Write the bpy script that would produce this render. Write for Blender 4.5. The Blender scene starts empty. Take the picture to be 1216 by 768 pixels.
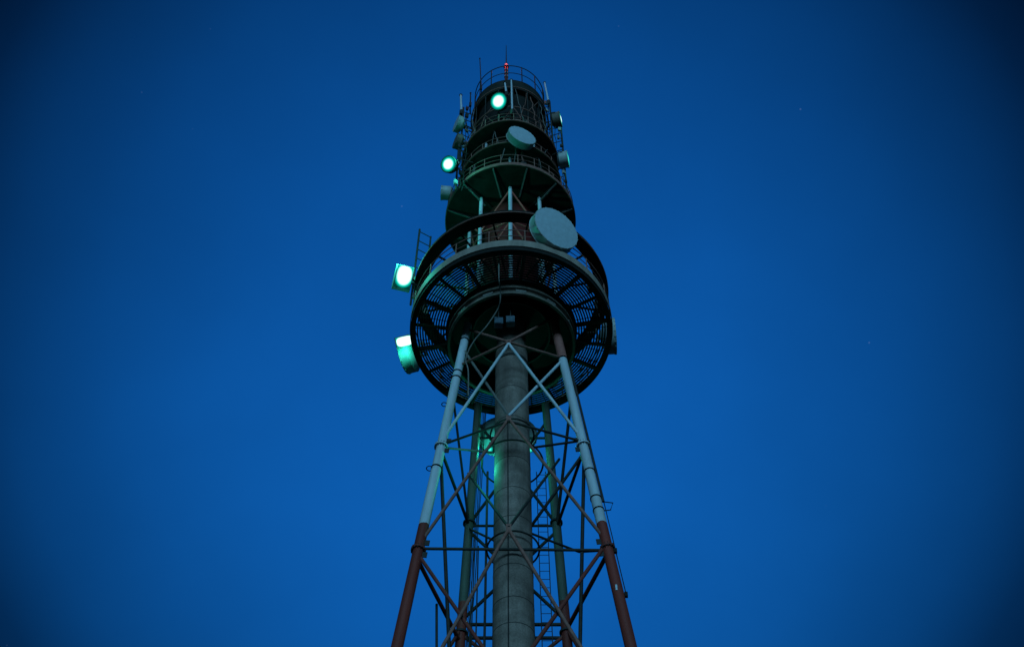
import bpy, math, random
from mathutils import Vector, Matrix
random.seed(7)
S = bpy.context.scene
C = S.collection
PI = math.pi
rad = math.radians

# ------------------------------------------------------------------ camera
FPX, PITCH, CAMZ, DIST = 1400.0, rad(56.0), 1.6, 32.8
ROLL = math.atan(0.0078)
cam_pos = Vector((0.0, -DIST, CAMZ))
fw = Vector((0, math.cos(PITCH), math.sin(PITCH)))
r0 = Vector((1, 0, 0)); u0 = r0.cross(fw)
rt = r0 * math.cos(ROLL) - u0 * math.sin(ROLL)
up = u0 * math.cos(ROLL) + r0 * math.sin(ROLL)
CX, CY = 607.1, 384.0

def at(px, py, y):
    """point of the world plane Y = y seen at a pixel of the 1216 x 768 photograph"""
    d = fw + rt * ((px - CX) / FPX) + up * ((CY - py) / FPX)
    return cam_pos + d * ((y + DIST) / d.y)

def proj(p):
    v = Vector(p) - cam_pos
    k = v.dot(fw)
    return CX + FPX * v.dot(rt) / k, CY - FPX * v.dot(up) / k, k

def H(z):          # heights are measured above the lens
    return z + CAMZ

# ------------------------------------------------------------------ materials
def mat(name, col, rough=0.6, metal=0.0, var=0.25, scale=3.0, col2=None, bump=0.0, streak=False, spec=0.3):
    m = bpy.data.materials.new(name); m.use_nodes = True
    nt = m.node_tree; n = nt.nodes; l = nt.links
    b = n['Principled BSDF']
    b.inputs['Roughness'].default_value = rough; b.inputs['Metallic'].default_value = metal
    b.inputs['Specular IOR Level'].default_value = spec
    tc = n.new('ShaderNodeTexCoord'); mp = n.new('ShaderNodeMapping')
    l.new(tc.outputs['Object'], mp.inputs['Vector'])
    if streak: mp.inputs['Scale'].default_value = (1, 1, 0.18)
    nz = n.new('ShaderNodeTexNoise'); nz.inputs['Scale'].default_value = scale
    nz.inputs['Detail'].default_value = 8; nz.inputs['Roughness'].default_value = 0.65
    l.new(mp.outputs[0], nz.inputs['Vector'])
    cr = n.new('ShaderNodeValToRGB')
    cr.color_ramp.elements[0].position = 0.32; cr.color_ramp.elements[1].position = 0.68
    c2 = col2 or tuple(c * (1 - var) for c in col)
    cr.color_ramp.elements[0].color = (*c2, 1); cr.color_ramp.elements[1].color = (*col, 1)
    l.new(nz.outputs['Fac'], cr.inputs['Fac']); l.new(cr.outputs['Color'], b.inputs['Base Color'])
    if bump:
        bp = n.new('ShaderNodeBump'); bp.inputs['Strength'].default_value = bump; bp.inputs['Distance'].default_value = 0.02
        n2 = n.new('ShaderNodeTexNoise'); n2.inputs['Scale'].default_value = scale * 8; n2.inputs['Detail'].default_value = 6
        l.new(tc.outputs['Object'], n2.inputs['Vector'])
        l.new(n2.outputs['Fac'], bp.inputs['Height']); l.new(bp.outputs['Normal'], b.inputs['Normal'])
    return m

def emit(name, core, rim, sc, se, mid=1.0, mid_col=(0.0, 1.0, 0.76)):
    """lamp glass: hot reflector core, saturated edge (object X/Z radius)"""
    m = bpy.data.materials.new(name); m.use_nodes = True
    nt = m.node_tree; n = nt.nodes; l = nt.links; n.clear()
    o = n.new('ShaderNodeOutputMaterial'); e = n.new('ShaderNodeEmission')
    at_ = n.new('ShaderNodeAttribute'); at_.attribute_name = 'glow'
    cr = n.new('ShaderNodeValToRGB')
    cr.color_ramp.elements[0].color = (*[c * se / sc for c in rim], 1)
    cr.color_ramp.elements[1].color = (*core, 1); cr.color_ramp.elements[1].position = 0.50
    em = cr.color_ramp.elements.new(0.27); em.color = (*[min(1, c * 0.5 * mid) for c in mid_col], 1)
    l.new(at_.outputs['Fac'], cr.inputs['Fac']); l.new(cr.outputs['Color'], e.inputs['Color'])
    e.inputs['Strength'].default_value = sc
    l.new(e.outputs[0], o.inputs[0])
    return m

M = {}
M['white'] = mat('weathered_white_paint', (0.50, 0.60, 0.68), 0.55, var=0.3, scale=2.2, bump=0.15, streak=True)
M['red'] = mat('faded_red_paint', (0.20, 0.045, 0.034), 0.65, var=0.4, scale=2.5, bump=0.15, streak=True)
M['brown'] = mat('primer_brown_steel', (0.29, 0.137, 0.112), 0.7, var=0.5, scale=4)
M['steel'] = mat('galvanised_grey_steel', (0.20, 0.20, 0.19), 0.55, metal=0.2, var=0.4, scale=5)
M['dark'] = mat('dark_weathered_steel', (0.035, 0.037, 0.035), 0.7, var=0.5, scale=4)
M['black'] = mat('black_painted_steel', (0.016, 0.018, 0.017), 0.75, var=0.4, scale=4, spec=0.15)
M['fascia'] = mat('grey_fascia_paint', (0.32, 0.27, 0.23), 0.65, var=0.4, scale=3, streak=True)
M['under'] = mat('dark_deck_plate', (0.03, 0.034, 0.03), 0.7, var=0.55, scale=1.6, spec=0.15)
M['band'] = mat('stained_drum_cladding', (0.19, 0.165, 0.14), 0.7, var=0.65, scale=2.2, streak=True)
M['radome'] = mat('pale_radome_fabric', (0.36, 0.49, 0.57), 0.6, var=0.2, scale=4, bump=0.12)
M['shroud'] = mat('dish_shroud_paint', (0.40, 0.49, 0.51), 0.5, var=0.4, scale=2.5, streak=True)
M['cabinet'] = mat('dull_blue_cabinet_paint', (0.07, 0.12, 0.16), 0.5, var=0.4, scale=5)
M['sleeve'] = mat('worn_pinkish_paint', (0.34, 0.13, 0.11), 0.65, var=0.45, scale=5)
M['rust'] = mat('rusty_red_steel', (0.42, 0.105, 0.075), 0.75, var=0.5, scale=5)
M['oldshroud'] = mat('stained_shroud_paint', (0.16, 0.15, 0.13), 0.6, var=0.4, scale=4)
M['cable'] = mat('black_cable_sheath', (0.02, 0.02, 0.022), 0.6, var=0.3, scale=10)
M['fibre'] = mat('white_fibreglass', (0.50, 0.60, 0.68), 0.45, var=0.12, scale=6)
M['reddrum'] = mat('oxide_red_cladding', (0.13, 0.010, 0.008), 0.7, var=0.5, scale=3)
M['lamp'] = emit('cyan_lamp_glass', (0.72, 1.0, 0.96), (0.0, 0.05, 0.04), 1.7, 1.0, 0.85)  # glass edge fades to dim teal, painted in place of a soft halo
M['lamp_soft'] = emit('cyan_lamp_glass_low', (0.06, 1.0, 0.80), (0.0, 0.5, 0.4), 1.0, 0.7)
M['beacon'] = emit('red_beacon_glass', (1.0, 0.22, 0.30), (0.9, 0.04, 0.10), 1.6, 0.9)

# concrete: cast rings with darker water marks
m = mat('cast_concrete', (0.30, 0.24, 0.21), 0.85, var=0.5, scale=1.6, bump=0.7, streak=True)
nt = m.node_tree; n = nt.nodes; l = nt.links; b = n['Principled BSDF']
old = b.inputs['Base Color'].links[0].from_socket
wv = n.new('ShaderNodeTexWave'); wv.wave_type = 'BANDS'; wv.bands_direction = 'Z'
wv.inputs['Scale'].default_value = 0.35; wv.inputs['Distortion'].default_value = 9; wv.inputs['Detail'].default_value = 4; wv.inputs['Detail Scale'].default_value = 2
tc = n.new('ShaderNodeTexCoord'); l.new(tc.outputs['Object'], wv.inputs['Vector'])
mx = n.new('ShaderNodeMix'); mx.data_type = 'RGBA'; mx.blend_type = 'MULTIPLY'; mx.inputs[0].default_value = 0.22
l.new(old, mx.inputs[6]); l.new(wv.outputs['Color'], mx.inputs[7]); l.new(mx.outputs[2], b.inputs['Base Color'])
n3 = n.new('ShaderNodeTexNoise'); n3.inputs['Scale'].default_value = 14; n3.inputs['Detail'].default_value = 10; n3.inputs['Roughness'].default_value = 0.75
l.new(tc.outputs['Object'], n3.inputs['Vector'])
r3 = n.new('ShaderNodeValToRGB'); r3.color_ramp.elements[0].position = 0.36; r3.color_ramp.elements[1].position = 0.62
r3.color_ramp.elements[0].color = (0.55, 0.55, 0.55, 1); r3.color_ramp.elements[1].color = (1.1, 1.1, 1.1, 1)
l.new(n3.outputs['Fac'], r3.inputs['Fac'])
m4 = n.new('ShaderNodeMix'); m4.data_type = 'RGBA'; m4.blend_type = 'MULTIPLY'; m4.inputs[0].default_value = 0.8
l.new(mx.outputs[2], m4.inputs[6]); l.new(r3.outputs['Color'], m4.inputs[7]); l.new(m4.outputs[2], b.inputs['Base Color'])
M['concrete'] = m

# legs: aviation paint bands (red below, white above) with a ragged painted edge
m = mat('banded_leg_paint', (0.50, 0.60, 0.68), 0.55, var=0.3, scale=2.2, bump=0.15, streak=True)
nt = m.node_tree; n = nt.nodes; l = nt.links; b = n['Principled BSDF']
white = b.inputs['Base Color'].links[0].from_socket
geo = n.new('ShaderNodeNewGeometry'); sp = n.new('ShaderNodeSeparateXYZ'); l.new(geo.outputs['Position'], sp.inputs[0])
gt = n.new('ShaderNodeMath'); gt.operation = 'LESS_THAN'; gt.inputs[1].default_value = H(33.45); nzb = n.new('ShaderNodeTexNoise'); nzb.inputs['Scale'].default_value = 6; nzb.inputs['Detail'].default_value = 8
adz = n.new('ShaderNodeMath'); adz.operation = 'MULTIPLY_ADD'; adz.inputs[1].default_value = 0.22; l.new(nzb.outputs['Fac'], adz.inputs[0]); l.new(sp.outputs['Z'], adz.inputs[2]); l.new(adz.outputs[0], gt.inputs[0])
nz = n.new('ShaderNodeTexNoise'); nz.inputs['Scale'].default_value = 5; nz.inputs['Detail'].default_value = 8
cr = n.new('ShaderNodeValToRGB'); cr.color_ramp.elements[0].color = (0.10, 0.020, 0.015, 1); cr.color_ramp.elements[1].color = (0.22, 0.042, 0.030, 1)
cr.color_ramp.elements[0].position = 0.3; cr.color_ramp.elements[1].position = 0.7
l.new(nz.outputs['Fac'], cr.inputs['Fac'])
mx = n.new('ShaderNodeMix'); mx.data_type = 'RGBA'
l.new(gt.outputs[0], mx.inputs[0]); l.new(white, mx.inputs[6]); l.new(cr.outputs['Color'], mx.inputs[7]); l.new(mx.outputs[2], b.inputs['Base Color'])
M['leg'] = m
m2 = m.copy(); m2.name = 'banded_leg_paint_shaded'  # rear-leg copy: white band darkened to green-grey in place of shade
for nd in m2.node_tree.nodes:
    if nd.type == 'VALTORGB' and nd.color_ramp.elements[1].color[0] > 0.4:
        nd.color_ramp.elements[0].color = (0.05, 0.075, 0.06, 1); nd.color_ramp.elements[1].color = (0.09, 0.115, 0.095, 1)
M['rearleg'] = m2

# ------------------------------------------------------------------ mesh builder
class MB:
    def __init__(self): self.v = []; self.f = []; self.g = {}
    def frame(self, d):
        d = d.normalized()
        a = Vector((0, 0, 1)) if abs(d.z) < 0.9 else Vector((1, 0, 0))
        x = d.cross(a).normalized(); return x, d.cross(x).normalized()
    def tube(self, p0, p1, r, r1=None, seg=10, cap=True):
        p0, p1 = Vector(p0), Vector(p1); r1 = r if r1 is None else r1
        x, y = self.frame(p1 - p0); b = len(self.v)
        for p, q in ((p0, r), (p1, r1)):
            for i in range(seg):
                t = 2 * PI * i / seg; self.v.append(p + x * (q * math.cos(t)) + y * (q * math.sin(t)))
        for i in range(seg):
            j = (i + 1) % seg; self.f.append((b + i, b + j, b + seg + j, b + seg + i))
        if cap:
            self.f.append(tuple(range(b + seg - 1, b - 1, -1))); self.f.append(tuple(range(b + seg, b + 2 * seg)))
        return self
    def path(self, pts, r, seg=6):
        pts = [Vector(p) for p in pts]
        b = len(self.v)
        for k, p in enumerate(pts):
            d = pts[min(k + 1, len(pts) - 1)] - pts[max(k - 1, 0)]
            x, y = self.frame(d)
            for i in range(seg):
                t = 2 * PI * i / seg; self.v.append(p + x * (r * math.cos(t)) + y * (r * math.sin(t)))
        for k in range(len(pts) - 1):
            for i in range(seg):
                j = (i + 1) % seg
                self.f.append((b + k * seg + i, b + k * seg + j, b + (k + 1) * seg + j, b + (k + 1) * seg + i))
        self.f.append(tuple(range(b + seg - 1, b - 1, -1))); e = b + (len(pts) - 1) * seg
        self.f.append(tuple(range(e, e + seg)))
        return self
    def ring(self, R, z, r, seg=96, sides=8, c=(0, 0), a0=0.0, a1=2 * PI):
        full = abs(a1 - a0 - 2 * PI) < 1e-6; b = len(self.v); n_ = seg if full else seg + 1
        for i in range(n_):
            a = a0 + (a1 - a0) * i / seg
            for k in range(sides):
                t = 2 * PI * k / sides; q = R + r * math.cos(t)
                self.v.append(Vector((c[0] + q * math.cos(a), c[1] + q * math.sin(a), z + r * math.sin(t))))
        for i in range(seg):
            j = (i + 1) % n_
            for k in range(sides):
                m_ = (k + 1) % sides
                self.f.append((b + i * sides + k, b + j * sides + k, b + j * sides + m_, b + i * sides + m_))
        return self
    def rev(self, prof, seg=96, axis='z', closed=True, a0=0.0, a1=2 * PI):
        """revolve (radius, height) points; axis z or y (height runs along +y)"""
        full = abs(a1 - a0 - 2 * PI) < 1e-6
        b = len(self.v); k = len(prof); n_ = seg if full else seg + 1
        for i in range(n_):
            a = a0 + (a1 - a0) * i / seg
            for (q, h) in prof:
                if axis == 'z': self.v.append(Vector((q * math.cos(a), q * math.sin(a), h)))
                else: self.v.append(Vector((q * math.cos(a), h, q * math.sin(a))))
        for i in range(seg):
            j = (i + 1) % n_
            for s in range(k if closed else k - 1):
                t = (s + 1) % k
                self.f.append((b + i * k + s, b + j * k + s, b + j * k + t, b + i * k + t))
        return self
    def box(self, c, sx, sy, sz, rz=0.0):
        c = Vector(c); R = Matrix.Rotation(rz, 3, 'Z'); b = len(self.v)
        for x in (-1, 1):
            for y in (-1, 1):
                for z in (-1, 1): self.v.append(c + R @ Vector((x * sx / 2, y * sy / 2, z * sz / 2)))
        for q in ((0, 1, 3, 2), (4, 6, 7, 5), (0, 4, 5, 1), (2, 3, 7, 6), (0, 2, 6, 4), (1, 5, 7, 3)): self.f.append(tuple(b + i for i in q))
        return self
    def beam(self, p0, p1, w, h, upv=(0, 0, 1)):
        p0, p1 = Vector(p0), Vector(p1); d = (p1 - p0).normalized()
        x = d.cross(Vector(upv)).normalized(); y = x.cross(d).normalized(); b = len(self.v)
        for p in (p0, p1):
            for sx, sy in ((-1, -1), (1, -1), (1, 1), (-1, 1)): self.v.append(p + x * (sx * w / 2) + y * (sy * h / 2))
        for q in ((3, 2, 1, 0), (4, 5, 6, 7), (0, 1, 5, 4), (1, 2, 6, 5), (2, 3, 7, 6), (3, 0, 4, 7)): self.f.append(tuple(b + i for i in q))
        return self
    def disc(self, r, dome, y, rings=8, seg=40, axis='y', flip=1):
        """domed disc, front towards -y; stores a glow attribute (1 centre, 0 edge)"""
        b = len(self.v); self.v.append(Vector((0, y - flip * dome, 0))); self.g[b] = 1.0
        for i in range(1, rings + 1):
            q = i / rings
            for k in range(seg):
                a = 2 * PI * k / seg; self.g[len(self.v)] = 1 - q
                self.v.append(Vector((r * q * math.cos(a), y - flip * dome * (1 - q * q), r * q * math.sin(a))))
        for k in range(seg): self.f.append((b, b + 1 + k, b + 1 + (k + 1) % seg))
        for i in range(rings - 1):
            for k in range(seg):
                j = (k + 1) % seg; s = b + 1 + i * seg; t = s + seg
                self.f.append((s + k, t + k, t + j, s + j))
        return self
    def build(self, name, m, parent=None, smooth=True):
        me = bpy.data.meshes.new(name); me.from_pydata([tuple(p) for p in self.v], [], self.f)
        import bmesh
        bm = bmesh.new(); bm.from_mesh(me); bmesh.ops.recalc_face_normals(bm, faces=bm.faces); bm.to_mesh(me); bm.free()
        if self.g:
            a = me.attributes.new('glow', 'FLOAT', 'POINT')
            for i, w in self.g.items(): a.data[i].value = w
        me.materials.append(m)
        if smooth:
            me.polygons.foreach_set('use_smooth', [True] * len(me.polygons)); me.set_sharp_from_angle(angle=rad(38))
        o = bpy.data.objects.new(name, me); C.objects.link(o)
        if parent: o.parent = parent
        return o

def tag(o, label=None, cat=None, group=None, kind=None):
    if label: o['label'] = label
    if cat: o['category'] = cat
    if group: o['group'] = group
    if kind: o['kind'] = kind
    return o

def thing(name, label, cat, loc=(0, 0, 0), rz=0.0, group=None):
    o = bpy.data.objects.new(name, None); C.objects.link(o); o.empty_display_size = 0.3
    o.location = loc; o.rotation_euler = (0, 0, rz)
    return tag(o, label, cat, group)

# ------------------------------------------------------------------ ground
g = MB(); g.v = [Vector((x, y, 0)) for x, y in ((-1500, -1500), (1500, -1500), (1500, 1500), (-1500, 1500))]; g.f = [(0, 1, 2, 3)]
go = g.build('ground', mat('dry_grass_soil', (0.06, 0.07, 0.035), 0.95, col2=(0.10, 0.085, 0.06), scale=0.4), smooth=False)
tag(go, kind='structure')

# ------------------------------------------------------------------ the tower
T = thing('telecom_tower', 'tall lattice telecom tower with concrete pillar, four tubular legs and stacked round galleries', 'tower')

def on_leg(side, back, h):
    if back: return Vector((side * (1.66 + 0.028 * (47.0 - h)), 3.4, H(h)))
    return Vector((side * (2.13 + 0.092 * (47.5 - h)), -(0.55 + 0.028 * (47.5 - h)), H(h)))
def leg_at(side, back, py):
    lo, hi = 3.0, 60.0
    for _ in range(50):
        mid = (lo + hi) / 2
        if proj(on_leg(side, back, mid))[1] < py: hi = mid
        else: lo = mid
    return on_leg(side, back, (lo + hi) / 2)
def L(py): return leg_at(-1, False, py)
def R(py): return leg_at(1, False, py)
def BL(py): return leg_at(-1, True, py)
def BR(py): return leg_at(1, True, py)
def N(py):
    p = at(604, py, -2.25); return p

# pillar
pb = MB().rev([(0.01, 0), (0.765, 0), (0.765, H(45.9)), (0.70, H(45.95)), (0.70, H(58.0)), (0.01, H(58.0))], seg=64, closed=False)
pillar = pb.build('central_pillar', M['concrete'], T)
k = 0
for py in (421, 457, 493, 541, 577, 611, 668, 707, 738):
    e = PITCH + math.atan((384 - py) / FPX); h = (DIST - 0.77) * math.tan(e)
    MB().rev([(0.755, H(h) - 0.02), (0.772, H(h) - 0.014), (0.772, H(h) + 0.014), (0.755, H(h) + 0.02)], seg=64).build('joint_band', M['dark'], pillar)
h = (DIST - 0.77) * math.tan(PITCH + math.atan((384 - 421) / FPX))
MB().rev([(0.76, H(h)), (0.80, H(h)), (0.80, H(h) + 0.16), (0.76, H(h) + 0.16)], seg=64).build('steel_collar', M['dark'], pillar)
MB().tube(at(603, 500, -0.80), Vector((at(603, 500, -0.80).x, -0.80, 0)), 0.022, seg=6).build('downlead', M['cable'], pillar)

# legs
for side, back in ((-1, False), (1, False), (-1, True), (1, True)):
    top = leg_at(side, back, (386 if side < 0 else 373) if not back else 480)
    foot = on_leg(side, back, -CAMZ)
    lr = 0.205 if not back else 0.20
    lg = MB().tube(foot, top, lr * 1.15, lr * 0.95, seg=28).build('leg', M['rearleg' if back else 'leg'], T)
    ax = (top - foot).normalized()
    def ringband(p, w, rr, mm, nm):
        MB().tube(p - ax * w / 2, p + ax * w / 2, rr, seg=28).build(nm, mm, lg)
    if not back:
        for h in (32.0, 38.2, 25.6):
            p = on_leg(side, back, h); ringband(p, 0.09, lr * 1.42, M['red'] if h < 33 else M['white'], 'flange')
            fx, fy = MB().frame(ax); bl = MB()
            for q in range(14):
                t = 2 * PI * q / 14; c_ = p + fx * (lr * 1.30 * math.cos(t)) + fy * (lr * 1.30 * math.sin(t))
                bl.tube(c_ - ax * 0.10, c_ + ax * 0.10, 0.022, seg=6)
            bl.build('flange_bolts', M['dark'], lg)
            for dz in (-0.32, 0.32):
                g_ = p + ax * dz + Vector((-side * lr * 1.35, -0.06, 0))
                MB().beam(g_ - ax * 0.14, g_ + ax * 0.14, 0.20, 0.03, upv=(0, 1, 0)).build('gusset_plate', M['dark'], lg)
    else:
        for h in (31.8, 38.0):
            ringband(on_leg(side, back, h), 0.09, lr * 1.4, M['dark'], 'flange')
    if not back and side < 0:
        for py in (405, 443, 450, 556):
            ringband(L(py), 0.07, lr * 1.12, M['black'], 'clamp')
        for py, s in ((446, 1), (481, 1.1), (557, 1.3)):
            p = L(py) + Vector((-0.27, -0.05, 0)); MB().ring(0.10 * s, 0, 0.022, seg=18, sides=6).build('cable_loop', M['cable'], lg).location = p
    if not back and side > 0:
        sl = MB().tube(R(426), top + ax * 0.15, lr * 1.06, seg=28).build('painted_sleeve', M['sleeve'], lg)
        for py in (427, 560, 592, 606):
            ringband(R(py), 0.06, lr * 1.13, M['black'], 'clamp')
        a = R(436) + Vector((0.27, -0.02, 0)); b_ = R(596) + Vector((0.27, -0.02, 0))
        MB().tube(a, b_, 0.055, seg=8).build('conduit', M['dark'], lg)
        MB().tube(R(440) + Vector((0.33, 0.1, 0)), R(700) + Vector((0.30, 0.1, 0)), 0.02, seg=6).build('cable_run', M['cable'], lg)
        q = R(600)
        MB().path([q + Vector((0.1, 0, 0.25)), q + Vector((0.62, 0, 0.15)), q + Vector((0.5, 0, -0.25)), q + Vector((0.2, 0, -0.3))], 0.025).build('bracket', M['black'], lg)
        MB().box(R(702) + Vector((-0.06, -0.225, 0)), 0.07, 0.012, 0.26).build('tag_plate', M['white'], lg)
        for py in (527, 655, 707):
            q = R(py); MB().box(q + Vector((0.26, -0.05, 0)), 0.12, 0.12, 0.2).build('clip', M['black'], lg)

def brace(p0, p1, r=0.07, mm='brown', nm='brace'):
    return MB().tube(p0, p1, r, seg=12).build(nm, M[mm], T)
# front braces that meet on the node line before the pillar
brace(L(391), N(406), 0.068, 'brown'); brace(R(378), N(406), 0.068, 'brown')
brace(N(406), L(434), 0.06, 'brown'); brace(N(406), R(425), 0.06, 'brown')
brace(N(408), L(521), 0.07, 'white'); brace(N(408), R(520), 0.07, 'white')
brace(L(414), N(494), 0.06, 'steel'); brace(R(427), N(494), 0.07, 'white')
brace(N(497), L(645), 0.068, 'brown'); brace(N(497), R(641), 0.068, 'brown')
brace(N(628), L(925), 0.068, 'brown'); brace(N(628), R(925), 0.068, 'brown')
brace(L(657), N(812), 0.07, 'red'); brace(R(645), N(808), 0.075, 'red')
brace(at(556, 562, 1.6), N(626), 0.055, 'dark'); brace(at(664, 545, 1.6), N(626), 0.06, 'dark')
for py in (407, 496, 627):      # gusset plates where the front braces cross
    p = N(py); MB().beam(p + Vector((0, 0, 0.22)), p - Vector((0, 0, 0.22)), 0.2, 0.05, upv=(0, 1, 0)).build('gusset_plate', M['brown'], T)
brace(L(528), N(500), 0.055, 'dark', 'strut'); brace(R(524), N(500), 0.055, 'dark', 'strut')
brace(L(531), at(585, 537, 0.7), 0.05, 'steel', 'strut'); brace(R(523), at(634, 531, 0.7), 0.055, 'dark', 'strut')
brace(L(651), R(653), 0.06, 'dark', 'strut')
# side braces between front and back legs
brace(L(533), BL(624), 0.07, 'dark'); brace(R(533), BR(626), 0.07, 'dark')
brace(R(536), at(631, 624, 1.4), 0.065, 'dark')
brace(L(662), BL(762), 0.08, 'red'); brace(R(655), BR(748), 0.085, 'red')
brace(L(534), at(537, 850, 3.0), 0.075, 'dark'); brace(R(534), at(687, 850, 3.0), 0.075, 'dark')
brace(L(468), BL(624), 0.055, 'dark'); brace(R(470), BR(626), 0.07, 'dark')
brace(BL(745), L(925), 0.07, 'red'); brace(BR(745), R(925), 0.07, 'red')
brace(at(518.5, 717, 1.4), at(518.5, 860, 1.4), 0.05, 'dark', 'strut')
# back face
for py in (520, 624, 741, 757):
    brace(BL(py), BR(py), 0.075 if py > 700 else 0.06, 'dark', 'strut')
brace(BL(622), BR(500), 0.07, 'dark'); brace(BR(622), BL(500), 0.07, 'dark')
brace(BL(736), BR(630), 0.07, 'dark'); brace(BR(736), BL(630), 0.07, 'dark')
brace(BL(752), BR(860), 0.075, 'red'); brace(BR(752), BL(860), 0.075, 'red')
brace(BL(627), at(588, 642, -0.2), 0.05, 'dark', 'strut'); brace(at(628, 632, -0.2), at(688, 655, 1.5), 0.05, 'dark', 'strut')
brace(at(688, 655, 1.5), R(653), 0.045, 'dark', 'strut')
for py, RR in ((497, 0.95), (630, 1.02), (522, 1.3)):
    e = PITCH + math.atan((384 - py) / FPX); h = (DIST - RR) * math.tan(e)
    MB().ring(RR, H(h), 0.04, seg=64).build('pillar_hoop', M['dark'], T)
# pipes and cables that climb behind the pillar
for px, y0, yy, rr in ((579, 560, 1.3, 0.05), (560, 690, 2.4, 0.025), (563.5, 640, 2.6, 0.02), (568, 648, 2.8, 0.03)):
    p = at(px, y0, yy); MB().tube(p, (p.x, p.y, 0), rr, seg=8).build('riser_pipe', M['dark'], T)
for k_ in range(4):
    q_ = [BL(490 + 30 * t) + Vector((0.24 + 0.06 * k_ + 0.02 * math.sin(1.7 * t + k_), -0.12 + 0.03 * math.cos(t * 2.1 + k_), 0)) for t in range(13)]
    MB().path(q_, 0.018 + 0.004 * (k_ % 2), seg=6).build('feeder_cable', M['cable'], T)
p0 = at(637, 560, 2.2); p1 = Vector((p0.x + 0.40, p0.y, p0.z))
ld = MB().tube(p0, (p0.x, p0.y, 0), 0.022, seg=6).tube(p1, (p1.x, p1.y, 0), 0.022, seg=6)
z = p0.z - 0.2
while z > 20: ld.tube((p0.x, p0.y, z), (p1.x, p1.y, z), 0.014, seg=5, cap=False); z -= 0.45
ld.build('climbing_ladder', M['dark'], T)

# ------------------------------------------------------------------ main gallery
GZ = H(47.76)
def band(R0, R1, z0, z1, seg=128): return MB().rev([(R0, z0), (R1, z0), (R1, z1), (R0, z1)], seg=seg)
gal = band(4.69, 4.93, GZ - 0.30, GZ + 0.02).build('gallery_rim', M['black'], T)
band(4.94, 4.985, GZ - 0.02, GZ + 0.52).build('fascia', M['fascia'], gal)
NB = 20
for i in range(NB):
    a = rad(98 + 360 / NB * i) + PI
    d = Vector((math.cos(a), math.sin(a), 0))
    w = 0.15 if i % 2 == 0 else 0.10
    MB().beam(d * 3.0 + Vector((0, 0, GZ - 0.14)), d * 4.70 + Vector((0, 0, GZ - 0.14)), w, 0.20 if i % 2 == 0 else 0.16).build('radial_beam', M['dark'], gal)
gr = MB(); q = 3.16
while q < 4.68:
    gr.rev([(q, GZ - 0.005), (q + 0.072, GZ - 0.005), (q + 0.072, GZ + 0.05), (q, GZ + 0.05)], seg=120); q += 0.128
for i in range(40):
    a = 2 * PI * (i + 0.5) / 40; d = Vector((math.cos(a), math.sin(a), 0))
    gr.beam(d * 3.1 + Vector((0, 0, GZ - 0.02)), d * 4.7 + Vector((0, 0, GZ - 0.02)), 0.025, 0.03)
gr.build('grating', M['dark'], gal)

def railing(Rr, z0, z1, mids, nposts, parent, mm, r=0.024, off=0.0, bow=0.0):
    m_ = MB().ring(Rr, z1, r)
    for t in mids: m_.ring(Rr, z0 + (z1 - z0) * t, r * 0.8)
    for i in range(nposts):
        a = 2 * PI * i / nposts + off
        m_.tube((Rr * math.cos(a), Rr * math.sin(a), z0), (Rr * math.cos(a), Rr * math.sin(a), z1 + 0.03), r * 1.15, seg=8)
    return m_.build('railing', mm, parent)
railing(4.93, GZ + 0.45, H(49.3), (0.5,), 18, gal, M['brown'], 0.027, rad(-82))

# drum under the gallery
dr = MB().rev([(2.90, H(46.62)), (2.96, H(46.62)), (2.96, H(48.2)), (2.90, H(48.2))], seg=128).build('drum', M['black'], T)
MB().rev([(3.09, H(46.59)), (3.09, H(46.70)), (2.98, H(46.72)), (2.98, H(47.02)), (3.14, H(47.04)), (3.14, H(47.14)), (3.0, H(47.16)), (3.0, H(47.5)), (2.965, H(47.5)), (2.965, H(46.59))], seg=128).build('cladding', M['band'], dr)
MB().rev([(2.93, H(48.1)), (2.93, H(48.16)), (0.78, H(48.16)), (0.78, H(48.1))], seg=96).build('drum_floor', M['black'], dr)
MB().rev([(1.84, H(47.58)), (1.92, H(47.58)), (1.92, H(48.08)), (1.84, H(48.08))], seg=96).build('hatch_curb', M['dark'], dr)
MB().rev([(2.95, H(47.55)), (3.2, H(47.55)), (3.2, H(47.62)), (2.95, H(47.62))], seg=96).build('drum_flange', M['dark'], dr)
for i in range(12):
    a = 2 * PI * (i + 0.3) / 12
    MB().box((3.02 * math.cos(a), 3.02 * math.sin(a), H(46.87)), 0.08, 0.5, 0.2, a).build('access_plate', M['steel'], dr)
for i in range(8):     # ribs below the drum floor
    a = 2 * PI * (i + 0.5) / 8; d = Vector((math.cos(a), math.sin(a), 0))
    MB().beam(d * 1.95 + Vector((0, 0, H(47.95))), d * 2.88 + Vector((0, 0, H(47.95))), 0.09, 0.12).build('floor_rib', M['black'], dr)

# ring roof over the gallery
rr_ = MB().rev([(4.38, H(51.04)), (4.97, H(51.0)), (4.97, H(51.24)), (4.38, H(51.14))], seg=128).build('ring_roof', M['black'], T)
MB().ring(4.98, H(51.02), 0.035, seg=128).build('edge_trim', M['brown'], rr_)
for i in range(16):
    a = 2 * PI * (i + 0.5) / 16; d = Vector((math.cos(a), math.sin(a), 0))
    MB().beam(d * 1.4 + Vector((0, 0, H(51.16))), d * 4.42 + Vector((0, 0, H(51.10))), 0.08, 0.10).build('roof_rafter', M['black'], rr_)

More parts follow.
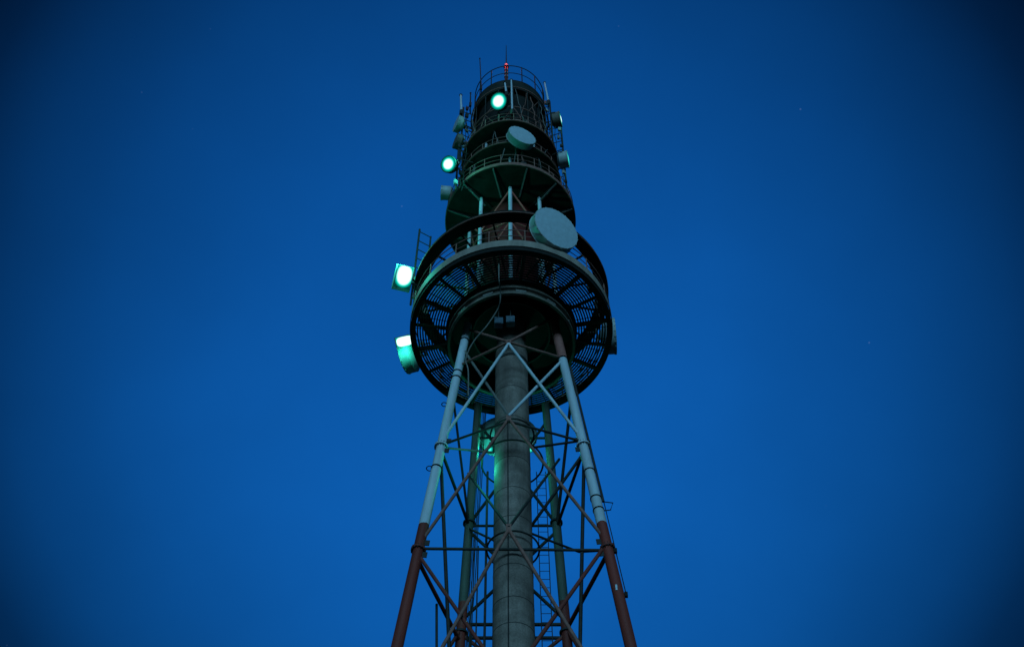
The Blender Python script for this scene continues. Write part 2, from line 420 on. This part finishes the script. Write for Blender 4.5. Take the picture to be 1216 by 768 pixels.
# red core and white columns between gallery and middle deck
MB().rev([(1.45, H(48.2)), (1.45, H(58.75)), (0.75, H(58.75)), (0.75, H(48.2))], seg=64).build('red_core', M['reddrum'], T)
NC = 8; RC = 2.3
cp = []
for i in range(NC):
    a = 2 * PI * i / NC - PI / 2; x, y = RC * math.cos(a), RC * math.sin(a); cp.append((x, y))
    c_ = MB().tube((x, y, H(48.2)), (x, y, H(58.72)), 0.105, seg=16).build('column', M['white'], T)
    MB().tube((x, y, H(55.3)), (x, y, H(55.5)), 0.14, seg=16).build('sleeve', M['dark'], c_)
    MB().tube((x, y, H(51.6)), (x, y, H(51.75)), 0.14, seg=16).build('sleeve', M['dark'], c_)
for i in range(NC):
    p, q = cp[i], cp[(i + 1) % NC]
    for z0, z1 in ((51.4, 54.9), (54.9, 58.5)):
        brace((*p, H(z1 if i % 2 == 0 else z0)), (*q, H(z0 if i % 2 == 0 else z1)), 0.055, 'rust', 'column_brace')
    brace((*p, H(54.9)), (*q, H(54.9)), 0.045, 'rust', 'column_tie')
MB().ring(2.3, H(52.6), 0.04, seg=64).build('core_hoop', M['brown'], T)

# middle deck
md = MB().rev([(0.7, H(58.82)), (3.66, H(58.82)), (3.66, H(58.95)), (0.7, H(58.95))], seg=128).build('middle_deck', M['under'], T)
band(3.66, 3.72, H(58.76), H(59.06)).build('deck_rim', M['brown'], md)
railing(3.64, H(59.06), H(60.15), (0.5,), 24, md, M['brown'], 0.022, rad(7))
for i in range(12):
    a = 2 * PI * (i + 0.5) / 12; d = Vector((math.cos(a), math.sin(a), 0))
    MB().beam(d * 2.0 + Vector((0, 0, H(58.3))), d * 3.62 + Vector((0, 0, H(58.70))), 0.07, 0.10).build('deck_bracket', M['steel'], md)
    MB().beam(d * 0.8 + Vector((0, 0, H(58.72))), d * 3.6 + Vector((0, 0, H(58.72))), 0.09, 0.15).build('deck_beam', M['dark'], md)

# shaft between middle deck and top drum
MB().rev([(1.75, H(58.95)), (1.75, H(66.2)), (0.3, H(66.2)), (0.3, H(58.95))], seg=64).build('equipment_shaft', M['black'], T)
for i in range(NC):
    a = 2 * PI * i / NC - PI / 2; x, y = 2.05 * math.cos(a), 2.05 * math.sin(a)
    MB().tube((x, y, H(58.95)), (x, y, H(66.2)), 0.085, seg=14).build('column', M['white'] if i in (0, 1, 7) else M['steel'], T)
for i in range(NC):
    p = 2 * PI * i / NC - PI / 2; q = 2 * PI * (i + 1) / NC - PI / 2
    for z0, z1 in ((59.0, 62.7), (63.0, 66.1)):
        brace((2.05 * math.cos(p), 2.05 * math.sin(p), H(z0)), (2.05 * math.cos(q), 2.05 * math.sin(q), H(z1)), 0.04, 'dark', 'shaft_brace')

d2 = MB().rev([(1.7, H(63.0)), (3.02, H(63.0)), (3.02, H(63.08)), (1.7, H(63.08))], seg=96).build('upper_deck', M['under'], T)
MB().ring(3.06, H(63.0), 0.05).build('deck_rim', M['brown'], d2)
railing(2.95, H(63.08), H(64.0), (0.5,), 20, d2, M['brown'], 0.02, rad(3))
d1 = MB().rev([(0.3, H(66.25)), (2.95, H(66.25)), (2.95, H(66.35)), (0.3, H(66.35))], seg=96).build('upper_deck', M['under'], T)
MB().ring(2.98, H(66.27), 0.055).build('deck_rim', M['brown'], d1)
railing(2.9, H(66.35), H(67.4), (0.5,), 20, d1, M['brown'], 0.02, rad(5))

# top drum
td = MB().rev([(2.12, H(66.4)), (2.12, H(72.4)), (0.3, H(72.4)), (0.3, H(66.4))], seg=96).build('top_drum', M['black'], T)
MB().ring(2.56, H(72.43), 0.045).build('drum_hoop', M['brown'], td)
MB().ring(2.50, H(69.4), 0.045).build('drum_hoop', M['brown'], td)
MB().ring(2.50, H(67.9), 0.03).build('drum_hoop', M['dark'], td)
for i in range(16):
    a = 2 * PI * i / 16 + 0.1; b_ = 2 * PI * (i + 1) / 16 + 0.1; q = 2.46
    MB().tube((q * math.cos(a), q * math.sin(a), H(66.5)), (q * math.cos(a), q * math.sin(a), H(72.4)), 0.035, seg=8).build('drum_post', M['dark'], td)
    z0, z1 = (66.8, 69.4) if i % 2 else (69.4, 66.8)
    if i % 3: MB().tube((q * math.cos(a), q * math.sin(a), H(69.4)), (q * math.cos(b_), q * math.sin(b_), H(72.3 if i % 2 else 70.9)), 0.022, seg=6).build('drum_tie', M['brown'], td)
    MB().tube((q * math.cos(a), q * math.sin(a), H(z0)), (q * math.cos(b_), q * math.sin(b_), H(z1)), 0.025, seg=6).build('drum_tie', M['brown'], td)
tdk = MB().rev([(0.2, H(72.42)), (2.45, H(72.42)), (2.38, H(73.96)), (2.2, H(74.0)), (0.2, H(73.0))], seg=96).build('top_deck', M['under'], T)
MB().ring(2.38, H(73.98), 0.035).build('deck_rim', M['dark'], tdk)
railing(2.38, H(73.96), H(76.5), (0.5,), 14, tdk, M['dark'], 0.032, rad(8))

# loose feeders and small cabinets on the upper decks
rc = random.Random(21)
for Rr, z0, z1, n_ in ((2.75, 59.1, 62.9, 9), (2.62, 66.5, 72.2, 8), (2.55, 63.1, 66.1, 5)):
    for i in range(n_):
        a = -PI / 2 + rc.uniform(-1.45, 1.45); b_ = a + rc.uniform(-0.25, 0.25)
        q = [Vector(((Rr + rc.uniform(-0.12, 0.12)) * math.cos(a + (b_ - a) * t / 8), (Rr + rc.uniform(-0.1, 0.1)) * math.sin(a + (b_ - a) * t / 8), H(z0 + (z1 - z0) * (0.05 + 0.95 * t / 8) * rc.uniform(0.9, 1.0)))) for t in range(9)]
        MB().path(q, rc.uniform(0.018, 0.032), seg=6).build('feeder_cable', M[rc.choice(['steel', 'cable', 'brown', 'steel'])], T)
for Rr, z0, n_ in ((3.25, 59.1, 9), (2.6, 66.4, 7), (2.65, 63.1, 5), (4.3, 48.3, 8)):
    for i in range(n_):
        a = -PI / 2 + rc.uniform(-1.6, 1.6); w_, h_ = rc.uniform(0.18, 0.4), rc.uniform(0.3, 0.75)
        MB().box((Rr * math.cos(a), Rr * math.sin(a), H(z0) + h_ / 2 + rc.uniform(0.0, 0.3)), 0.2, w_, h_, a).build('equipment_box', M[rc.choice(['steel', 'dark', 'brown', 'band'])], T, smooth=False)

# red mast and lightning spike
pm = at(601.2, 96, -1.2); pt_ = at(600.9, 80, -1.2)
mast = MB().tube((pm.x, pm.y, H(72.5)), (pm.x, pm.y, pt_.z), 0.115, seg=14).build('beacon_mast', M['red'], T)
for t in (0.25, 0.5, 0.75):
    z = pm.z + (pt_.z - pm.z) * t; MB().tube((pm.x, pm.y, z), (pm.x, pm.y, z + 0.08), 0.15, seg=14).build('mast_band', M['white'], mast)
tip = at(600.2, 54, -1.2)
MB().tube((pm.x, pm.y, pt_.z + 0.55), (pm.x, pm.y, tip.z), 0.045, 0.018, seg=8).build('lightning_rod', M['dark'], T)

# ------------------------------------------------------------------ things on the tower
def dish(label, px, py, y, r, Lq, phi, arm=0.6, tilt=0, front='radome', side='shroud', name='drum_antenna', grp=None):
    o = thing(name, label, 'antenna', at(px, py, y), rad(phi), grp); o.rotation_euler.x = rad(tilt)
    kc = MB().rev([(r, 0.0), (r * 1.012, 0.03), (r * 1.0, 0.05), (r, Lq * 0.92), (r * 1.015, Lq * 0.94), (r * 1.0, Lq), (r * 0.97, Lq), (r * 0.97, 0.0)], seg=56, axis='y')
    MB().disc(r * 0.985, r * 0.04, 0.0, seg=56).build('radome', M[front], o)
    MB().rev([(r * 0.98, Lq), (r * 0.75, Lq + r * 0.18), (r * 0.35, Lq + r * 0.32), (0.12, Lq + r * 0.38), (0.005, Lq + r * 0.38)], seg=48, axis='y', closed=False).build('reflector_back', M[side], o)
    yb = Lq + r * 0.38
    nk = 20 if r > 0.7 else 10
    for q in range(nk):
        t = 2 * PI * q / nk; kc.beam((r * 1.012 * math.cos(t), 0.0, r * 1.012 * math.sin(t)), (r * 1.012 * math.cos(t), 0.11, r * 1.012 * math.sin(t)), 0.05, 0.03, upv=(math.cos(t), 0, math.sin(t)))
    kc.build('shroud', M[side], o)
    MB().path([(0.05, yb, -0.1), (0.15, yb + 0.15, -0.5 * r), (0.1, yb + 0.2, -1.0 * r), (0.0, yb + 0.3, -1.4 * r)], 0.025).build('feed_cable', M['cable'], o)
    MB().tube((0, yb + 0.12, -r * 0.8), (0, yb + 0.12, r * 0.8), 0.055, seg=10).build('mount_pipe', M['steel'], o)
    b_ = MB()
    for s in (-0.5, 0.5): b_.tube((0, yb + 0.12, r * s), (0, yb + 0.12 + arm, r * s), 0.045, seg=8)
    b_.tube((0, yb - 0.05, 0), (0, yb + 0.14, 0), 0.14, seg=12).tube((r * 0.7, Lq + 0.1, 0), (0.02, yb + 0.3, 0), 0.02, seg=6)
    b_.build('mount_bracket', M['dark'], o)
    return o
dish('largest pale drum antenna in front of the gallery railing, flat face turned right', 661, 270.5, -5.0, 1.22, 0.54, 33, 0.5, 13)
dish('pale grey drum antenna on the upper deck beneath the front floodlight', 620.4, 160.5, -3.5, 0.85, 0.44, 25, 0.5, 3)
dish('small white drum antenna, upper of the two stacked at the left edge', 541.5, 146.5, -1.2, 0.56, 0.34, -64, 0.45, side='shroud')
dish('small dull grey drum antenna, lower of the two stacked at the left edge', 540.5, 167, -1.2, 0.50, 0.34, -66, 0.45, front='oldshroud', side='oldshroud')
dish('pale drum antenna peeking out left of the middle deck below its floodlight', 523.5, 229, 0.6, 0.44, 0.60, -86, 0.8)
dish('wide pale drum antenna beside the lower left gallery rim, lit cyan by an added glow strip', 479.5, 422, 2.2, 0.98, 0.50, -108, 0.35)
dish('grey drum antenna mostly hidden behind the right edge of the gallery rim', 731, 399, 1.4, 0.92, 0.45, 86, 0.5)
dish('green lit dish antenna half hidden behind the concrete pillar', 602, 520, 4.9, 1.5, 0.25, 178, 0.5)

def lamp_light(o, loc, power, rr=0.12, col=(0.03, 1.0, 0.68)):
    ld_ = bpy.data.lights.new('lamp_glow', 'POINT'); ld_.energy = power; ld_.color = col; ld_.shadow_soft_size = rr
    lo = bpy.data.objects.new('lamp_glow', ld_); C.objects.link(lo); lo.parent = o; lo.location = loc
    return lo

def floodlight(label, px, py, y, r, Lq, phi, tilt, lens='lamp', side='oldshroud', power=40, lr=0.9, glow=(0, -0.35, 0)):
    o = thing('floodlight', label, 'floodlight', at(px, py, y), 0, 'cyan floodlights on the tower')
    o.rotation_euler = (rad(-tilt), 0, rad(phi))
    MB().rev([(r * 0.98, -0.02), (r * 1.04, 0.0), (r * 1.04, 0.06), (r, 0.08), (r * 0.96, Lq), (r * 0.6, Lq + 0.12), (0.004, Lq + 0.12), (0.004, 0.03), (r * 0.9, 0.02)], seg=44, axis='y').build('housing', M[side], o)
    MB().disc(r * lr, 0.05, 0.0, seg=40).build('lens', M[lens], o)
    MB().path([(r * 1.08, Lq * 0.5, 0), (r * 1.12, Lq * 0.9, 0), (r * 0.9, Lq + 0.35, 0), (-r * 0.9, Lq + 0.35, 0), (-r * 1.12, Lq * 0.9, 0), (-r * 1.08, Lq * 0.5, 0)], 0.03).build('yoke', M['dark'], o)
    MB().tube((0, Lq + 0.35, 0), (0, Lq + 0.95, 0), 0.04, seg=8).build('arm', M['dark'], o)
    if power: lamp_light(o, glow, power)
    return o
floodlight('round cyan floodlight on the front of the top drum, facing the viewer', 592, 120.4, -3.2, 0.57, 0.35, -36, -46, power=45, lr=0.95, side='black')
floodlight('round cyan floodlight hanging left of the middle deck railing', 532.5, 195, -3.8, 0.47, 0.35, -34, -44, power=140, side='black', glow=(0.5, -0.25, 0.0), lr=0.93)
floodlight('boxy brown floodlight near the top right, glowing lens seen edge on', 665.8, 141.5, -0.6, 0.52, 0.50, 77, 0, power=10, lens='lamp', lr=0.7)
floodlight('pale floodlight at right of the middle deck with thin glowing edge', 674.5, 189, -1.0, 0.52, 0.52, 79, 0, power=12, lens='lamp_soft', side='shroud')

# horizontal drum at the gallery's left, its brightly lit side made to glow
fl = thing('floodlight', 'brightest cyan drum beside the ladder frame left of the gallery, its lit side made to glow', 'floodlight', at(478.5, 330.5, -1.3), rad(-74), 'cyan floodlights on the tower')
MB().rev([(0.65, -0.45), (0.67, -0.42), (0.65, -0.38), (0.65, 0.36), (0.67, 0.42), (0.64, 0.45), (0.004, 0.45), (0.004, -0.45)], seg=56, axis='y').build('housing', M['shroud'], fl)
vd = (cam_pos - Vector(fl.location)).normalized()
lv = Matrix.Rotation(rad(74), 3, 'Z') @ vd
tc_ = math.atan2(lv.z, lv.x) + rad(14)
# curved glowing panel over the drum side, standing in for strong light on it
gp = MB(); na, ny = 30, 18
for i in range(na + 1):
    a = tc_ + rad(-62 + 122 * i / na)
    for k in range(ny + 1):
        y_ = -0.42 + 0.84 * k / ny
        r_ = math.sqrt((y_ / 0.50) ** 2 + ((a - tc_) / rad(60 if a < tc_ else 86)) ** 2)
        gp.g[len(gp.v)] = max(0.0, 1 - r_ ** 1.35); gp.v.append(Vector((0.662 * math.cos(a), y_, 0.662 * math.sin(a))))
for i in range(na):
    for k in range(ny):
        q_ = i * (ny + 1) + k; gp.f.append((q_, q_ + ny + 1, q_ + ny + 2, q_ + 1))
gp.build('lens', M['lamp'], fl)
MB().tube((0, 0, 0.2), (-0.2, 1.2, 0.2), 0.05, seg=8).tube((0, 0.3, -0.2), (-0.2, 1.2, -0.2), 0.05, seg=8).build('arm', M['dark'], fl)
lamp_light(fl, Matrix.Rotation(rad(74), 3, 'Z') @ Vector((-0.35, -1.0, 0.62)), 380, 0.12)

# added glow strip and light, standing in for the lit top of the wide dish
sp_ = thing('floodlight', 'added cyan glow strip standing in for the lit top of the wide left drum antenna', 'floodlight', at(480.5, 405, 1.0), 0, 'cyan floodlights on the tower')
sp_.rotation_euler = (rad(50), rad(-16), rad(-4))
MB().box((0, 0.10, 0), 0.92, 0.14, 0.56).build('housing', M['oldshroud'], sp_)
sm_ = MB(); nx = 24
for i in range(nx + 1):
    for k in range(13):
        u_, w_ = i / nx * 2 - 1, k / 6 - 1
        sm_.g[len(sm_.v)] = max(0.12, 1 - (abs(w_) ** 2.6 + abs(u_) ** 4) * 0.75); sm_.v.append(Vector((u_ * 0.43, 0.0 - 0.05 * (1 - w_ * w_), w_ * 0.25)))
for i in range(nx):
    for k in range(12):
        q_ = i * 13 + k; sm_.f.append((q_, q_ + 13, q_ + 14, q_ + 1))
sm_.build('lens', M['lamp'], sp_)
MB().tube((0.3, 0.15, 0), (0.45, 0.9, 0.3), 0.04, seg=8).build('arm', M['dark'], sp_)
lamp_light(sp_, (-0.05, -0.45, -0.45), 60, 0.1)

# lamp behind the pillar
def pillar_lamp(label, px, glows, phi):
    o = floodlight(label, px, 533, 2.4, 0.17, 0.22, phi, -40, power=0, lens='lamp_soft')
    bpy.context.view_layer.update(); inv = o.matrix_world.inverted()
    for p, w in glows: lamp_light(o, inv @ p, w, 0.1)
pillar_lamp('small cyan floodlight left of the pillar shining on the rear leg and the dish', 582, ((at(589, 528, 3.7), 120), (at(572, 556, -0.3), 60)), -50)  # second glow: added light by the pillar's left side, no lamp stands there
pillar_lamp('small cyan floodlight peeking out right of the concrete pillar', 629.5, ((at(633, 532, 2.8), 22),), 40)

# obstruction light
ob = thing('obstruction_light', 'red glowing obstruction light on top of the red mast', 'warning light', (pm.x, pm.y, pt_.z))
gl = MB().rev([(0.004, 0.06), (0.10, 0.06), (0.12, 0.2), (0.10, 0.42), (0.004, 0.5)], seg=24, closed=False)
for i in range(len(gl.v)): gl.g[i] = 0.6
gl.build('red_globe', M['beacon'], ob)
MB().tube((0, 0, 0), (0, 0, 0.07), 0.19, seg=20).build('base', M['dark'], ob)
MB().tube((0, 0, 0.49), (0, 0, 0.56), 0.12, seg=16).build('cap', M['dark'], ob)
lamp_light(ob, (0, -0.4, 0.0), 45, 0.05, (1.0, 0.06, 0.10))

# whip and rod antennas: foot pixel, head pixel
def whip(label, p0, p1, y, r, mm, name='whip_antenna', foot=True):
    a, b_ = at(p0[0], p0[1], y), at(p1[0], p1[1], y)
    o = thing(name, label, 'antenna', a, 0, 'rod antennas on the tower')
    d = b_ - a
    MB().tube((0, 0, 0), d, r, r * 0.8, seg=12).build('rod', M[mm], o)
    MB().tube((0, 0, -0.35), (0, 0, 0.25), r * 1.7, seg=10).build('clamp', M['dark'], o)
    MB().tube(d, d + Vector((0, 0, 0.06)), r * 1.3, seg=10).build('tip_cap', M['black'], o)
    MB().tube((0, 0, -0.1), (0, 0.7, -0.1), 0.03, seg=6).build('standoff', M['dark'], o)
    return o
whip('thin dark whip antenna at the left of the top railing', (571.5, 104), (569.8, 70), -1.6, 0.04, 'dark')
whip('white rod antenna left of the top drum above the small drum antennas', (548, 134), (547.2, 113.5), -0.6, 0.085, 'fibre', 'rod_antenna')
whip('short dark rod antenna hugging the left side of the top drum', (558.5, 124), (558.8, 111), -0.8, 0.05, 'dark', 'rod_antenna')
whip('white rod antenna standing right of the top railing', (651.5, 122), (646.8, 98.5), -0.6, 0.07, 'fibre', 'rod_antenna')
whip('short white rod antenna beside the front floodlight', (601.5, 112), (599.6, 99), -2.75, 0.075, 'fibre', 'rod_antenna')
whip('long white rod antenna at the front centre of the top drum', (608.2, 133), (607.2, 95.5), -2.75, 0.07, 'fibre', 'rod_antenna')

# ladder-like antenna frame left of the gallery
fo = at(487.5, 362, -0.6); ft = at(495.4, 272.5, -0.6)
o = thing('antenna_ladder', 'dark ladder-like antenna support rising left of the gallery beside the brightest cyan drum', 'ladder', (fo.x, fo.y, fo.z))
d = Vector((0, 0, ft.z - fo.z)); off = at(508, 276.5, -0.6).x - ft.x
MB().tube((0, 0, 0), d, 0.055, seg=8).build('upright', M['dark'], o)
MB().tube((off, 0.35, 0.0), (off, 0.35, d.z - 0.2), 0.05, seg=8).build('upright', M['dark'], o)
for t in (0.22, 0.35, 0.48, 0.60, 0.72, 0.84, 0.97):
    MB().tube((0, 0, d.z * t), (off, 0.35, d.z * t - 0.05), 0.03, seg=6).build('rung', M['dark'], o)
for t in (0.12, 0.42):
    MB().tube((off, 0.35, d.z * t), (off + 0.9, 0.5, d.z * t), 0.035, seg=6).build('stay', M['dark'], o)
for k_, t in enumerate((0.10, 0.2, 0.3, 0.4)):
    MB().box((0.12 + 0.22 * (k_ % 2), -0.05, d.z * t), 0.16, 0.14, 0.42, 0.3 * k_).build('junction_box', M['steel'], o)

# antenna poles with brackets along both silhouettes of the upper decks
def clutter(label, pts, y, seed):
    rnd = random.Random(seed)
    a, b_ = at(*pts[0], y), at(*pts[1], y)
    o = thing('antenna_pole', label, 'pole', a, 0, 'antenna poles on the upper decks')
    d = Vector((0, 0, (b_ - a).z))
    MB().tube((0, 0, 0), d, 0.06, seg=8).build('pole', M['dark'], o)
    s = -1 if a.x > 0 else 1
    n_ = max(3, int(d.z / 1.1))
    for i in range(n_):
        z = d.z * (i + 0.4) / n_
        MB().tube((0, 0, z), (s * rnd.uniform(0.5, 0.9), 0.25, z + rnd.uniform(-0.1, 0.1)), 0.03, seg=6).build('standoff', M['dark'], o)
        if rnd.random() < 0.75:
            MB().box((s * rnd.uniform(-0.05, 0.35), -0.1, z + 0.3), rnd.uniform(0.12, 0.22), 0.12, rnd.uniform(0.25, 0.5), rnd.uniform(0, 1)).build('equipment_box', M[rnd.choice(['steel', 'shroud', 'dark'])], o)
    for q in range(2):
        pts_ = [Vector((s * (0.15 + 0.2 * q) + rnd.uniform(-0.12, 0.12), rnd.uniform(-0.15, 0.05), d.z * i / 9)) for i in range(10)]
        MB().path(pts_, 0.022).build('feeder_cable', M['cable'], o)
    return o
clutter('cluttered antenna pole at the left edge carrying the two small drum antennas', ((546, 192), (549.5, 128)), -0.8, 1)
clutter('cluttered antenna pole at the left edge beside the round hanging floodlight', ((541, 226), (547, 172)), -3.0, 2)
clutter('cluttered antenna pole at the right edge beside the boxy brown floodlight', ((657, 176), (652.5, 121)), -0.6, 3)
clutter('cluttered antenna pole at the right edge beside the pale floodlight', ((674, 236), (664, 152)), -0.4, 4)

# grey cable boxes under the drum
for px, py, rz, lb in ((592, 383, 0.1, 'left grey cabinet hanging under the drum hatch'), (606.3, 381.5, -0.05, 'right grey cabinet hanging under the drum hatch')):
    p = at(px, py, -2.1)
    o = thing('cable_cabinet', lb, 'cabinet', p, rz, 'cabinets under the drum')
    MB().box((0, 0, 0), 0.40, 0.3, 0.5).build('body', M['cabinet'], o, smooth=False)
    MB().box((0, -0.16, 0), 0.34, 0.016, 0.44).build('door', M['cabinet'], o, smooth=False)
    MB().tube((0, 0.0, 0.25), (0, 0.0, 1.2), 0.03, seg=6).build('hanger', M['dark'], o)

# loose cable from the gallery to the left leg
pts = [at(592.5, 300, -4.3), at(592.5, 330, -4.0), at(594, 345, -3.4), at(594, 358, -3.0), at(590, 369, -2.6), at(578, 387, -2.2), at(565, 402, -1.8), at(557, 415, -1.5), at(553, 428, -1.2), at(556, 440, -1.0), at(556, 470, -0.8)]
def smooth(ps, n_=5):
    out = []
    for i in range(len(ps) - 1):
        p0, p1, p2, p3 = ps[max(i - 1, 0)], ps[i], ps[i + 1], ps[min(i + 2, len(ps) - 1)]
        for k_ in range(n_):
            t = k_ / n_
            out.append(0.5 * ((2 * p1) + (p2 - p0) * t + (2 * p0 - 5 * p1 + 4 * p2 - p3) * t * t + (3 * p1 - p0 - 3 * p2 + p3) * t ** 3))
    return out + [ps[-1]]
o = MB().path(smooth(pts), 0.033, seg=8).build('feeder_cable', M['steel'], None)
tag(o, 'pale loose cable drooping from the gallery front down to the left leg', 'cable')

# ------------------------------------------------------------------ light
SUN_EL, SUN_AZ = rad(3.0), rad(180.0)      # last glow behind the viewer
sun_dir = Vector((math.cos(SUN_EL) * math.sin(SUN_AZ), math.cos(SUN_EL) * math.cos(SUN_AZ), math.sin(SUN_EL)))
sl = bpy.data.lights.new('sun', 'SUN'); sl.energy = 2.4; sl.angle = rad(40); sl.color = (0.27, 0.70, 1.0)
so = bpy.data.objects.new('sun', sl); C.objects.link(so); so.rotation_euler = sun_dir.to_track_quat('Z', 'Y').to_euler(); so.location = (0, -40, 60)

W = bpy.data.worlds.new('World'); S.world = W; W.use_nodes = True
nt = W.node_tree; n = nt.nodes; l = nt.links; n.clear()
out = n.new('ShaderNodeOutputWorld'); bg = n.new('ShaderNodeBackground'); sky = n.new('ShaderNodeTexSky')
sky.sky_type = 'NISHITA'; sky.sun_disc = False; sky.sun_elevation = SUN_EL; sky.sun_rotation = SUN_AZ
bg.inputs['Strength'].default_value = 0.1
tint = n.new('ShaderNodeMix'); tint.data_type = 'RGBA'; tint.blend_type = 'MULTIPLY'; tint.inputs[0].default_value = 1.0
tint.inputs[7].default_value = (0.085, 1.58, 4.88, 1)
l.new(sky.outputs[0], tint.inputs[6])
# dusk sky: one broad brighter patch, fading into night all round it
tcw = n.new('ShaderNodeTexCoord'); dt = n.new('ShaderNodeVectorMath'); dt.operation = 'DOT_PRODUCT'
gd = Vector((-0.004, math.cos(rad(55.7)), math.sin(rad(55.7)))).normalized(); dt.inputs[1].default_value = gd
l.new(tcw.outputs['Generated'], dt.inputs[0])
ac = n.new('ShaderNodeMath'); ac.operation = 'ARCCOSINE'; l.new(dt.outputs['Value'], ac.inputs[0])
mr = n.new('ShaderNodeMapRange'); mr.inputs[1].default_value = 0; mr.inputs[2].default_value = rad(36); l.new(ac.outputs[0], mr.inputs[0])
cr = n.new('ShaderNodeValToRGB'); cr.color_ramp.interpolation = 'EASE'
cr.color_ramp.interpolation = 'LINEAR'; E_ = cr.color_ramp.elements
for q_, v_ in ((0, 1.0), (8, 0.97), (10.5, 0.92), (15.5, 0.74), (18.6, 0.61), (23, 0.375), (26, 0.17), (27.5, 0.115), (36, 0.08)):
    e_ = E_[0] if q_ == 0 else (E_[-1] if q_ == 36 else E_.new(q_ / 36)); e_.color = (v_, v_, v_, 1)
l.new(mr.outputs[0], cr.inputs[0])
vg = n.new('ShaderNodeMix'); vg.data_type = 'RGBA'; vg.blend_type = 'MULTIPLY'; vg.inputs[0].default_value = 1.0
l.new(tint.outputs[2], vg.inputs[6]); l.new(cr.outputs[0], vg.inputs[7])
vr = n.new('ShaderNodeTexVoronoi'); vr.inputs['Scale'].default_value = 55; l.new(tcw.outputs['Generated'], vr.inputs['Vector'])
lt = n.new('ShaderNodeMapRange'); lt.inputs[1].default_value = 0.022; lt.inputs[2].default_value = 0.055; lt.inputs[3].default_value = 1.0; lt.inputs[4].default_value = 0.0
l.new(vr.outputs['Distance'], lt.inputs[0])
sx = n.new('ShaderNodeSeparateColor'); l.new(vr.outputs['Color'], sx.inputs[0])
gt = n.new('ShaderNodeMapRange'); gt.inputs[1].default_value = 0.86; gt.inputs[2].default_value = 1.0; l.new(sx.outputs[0], gt.inputs[0])
ml = n.new('ShaderNodeMath'); ml.operation = 'MULTIPLY'; l.new(lt.outputs[0], ml.inputs[0]); l.new(gt.outputs[0], ml.inputs[1])
nz = n.new('ShaderNodeTexNoise'); nz.inputs['Scale'].default_value = 5; nz.inputs['Detail'].default_value = 7; l.new(tcw.outputs['Generated'], nz.inputs['Vector'])
nm = n.new('ShaderNodeMapRange'); nm.inputs[1].default_value = 0.3; nm.inputs[2].default_value = 0.7; nm.inputs[3].default_value = 0.93; nm.inputs[4].default_value = 1.07; l.new(nz.outputs['Fac'], nm.inputs[0])
cl = n.new('ShaderNodeVectorMath'); cl.operation = 'SCALE'; l.new(vg.outputs[2], cl.inputs[0]); l.new(nm.outputs[0], cl.inputs['Scale'])
st = n.new('ShaderNodeVectorMath'); st.operation = 'MULTIPLY_ADD'; st.inputs[1].default_value = (0.35, 0.5, 0.7); l.new(ml.outputs[0], st.inputs[0]); l.new(cl.outputs[0], st.inputs[2])
l.new(st.outputs[0], bg.inputs['Color']); l.new(bg.outputs[0], out.inputs[0])

# ------------------------------------------------------------------ camera object and view
cd = bpy.data.cameras.new('camera'); co = bpy.data.objects.new('camera', cd); C.objects.link(co); S.camera = co
cd.sensor_width = 36.0; cd.lens = 36.0 * FPX / 1216.0; cd.clip_end = 5000; cd.clip_start = 0.1
cd.shift_x = (608 - CX) / 1216.0
Rm = Matrix((rt, up, -fw)).transposed().to_4x4(); Rm.translation = cam_pos; co.matrix_world = Rm
S.view_settings.view_transform = 'Standard'; S.view_settings.look = 'None'; S.view_settings.exposure = 0.0; S.view_settings.gamma = 1.0
S.view_settings.use_curve_mapping = False
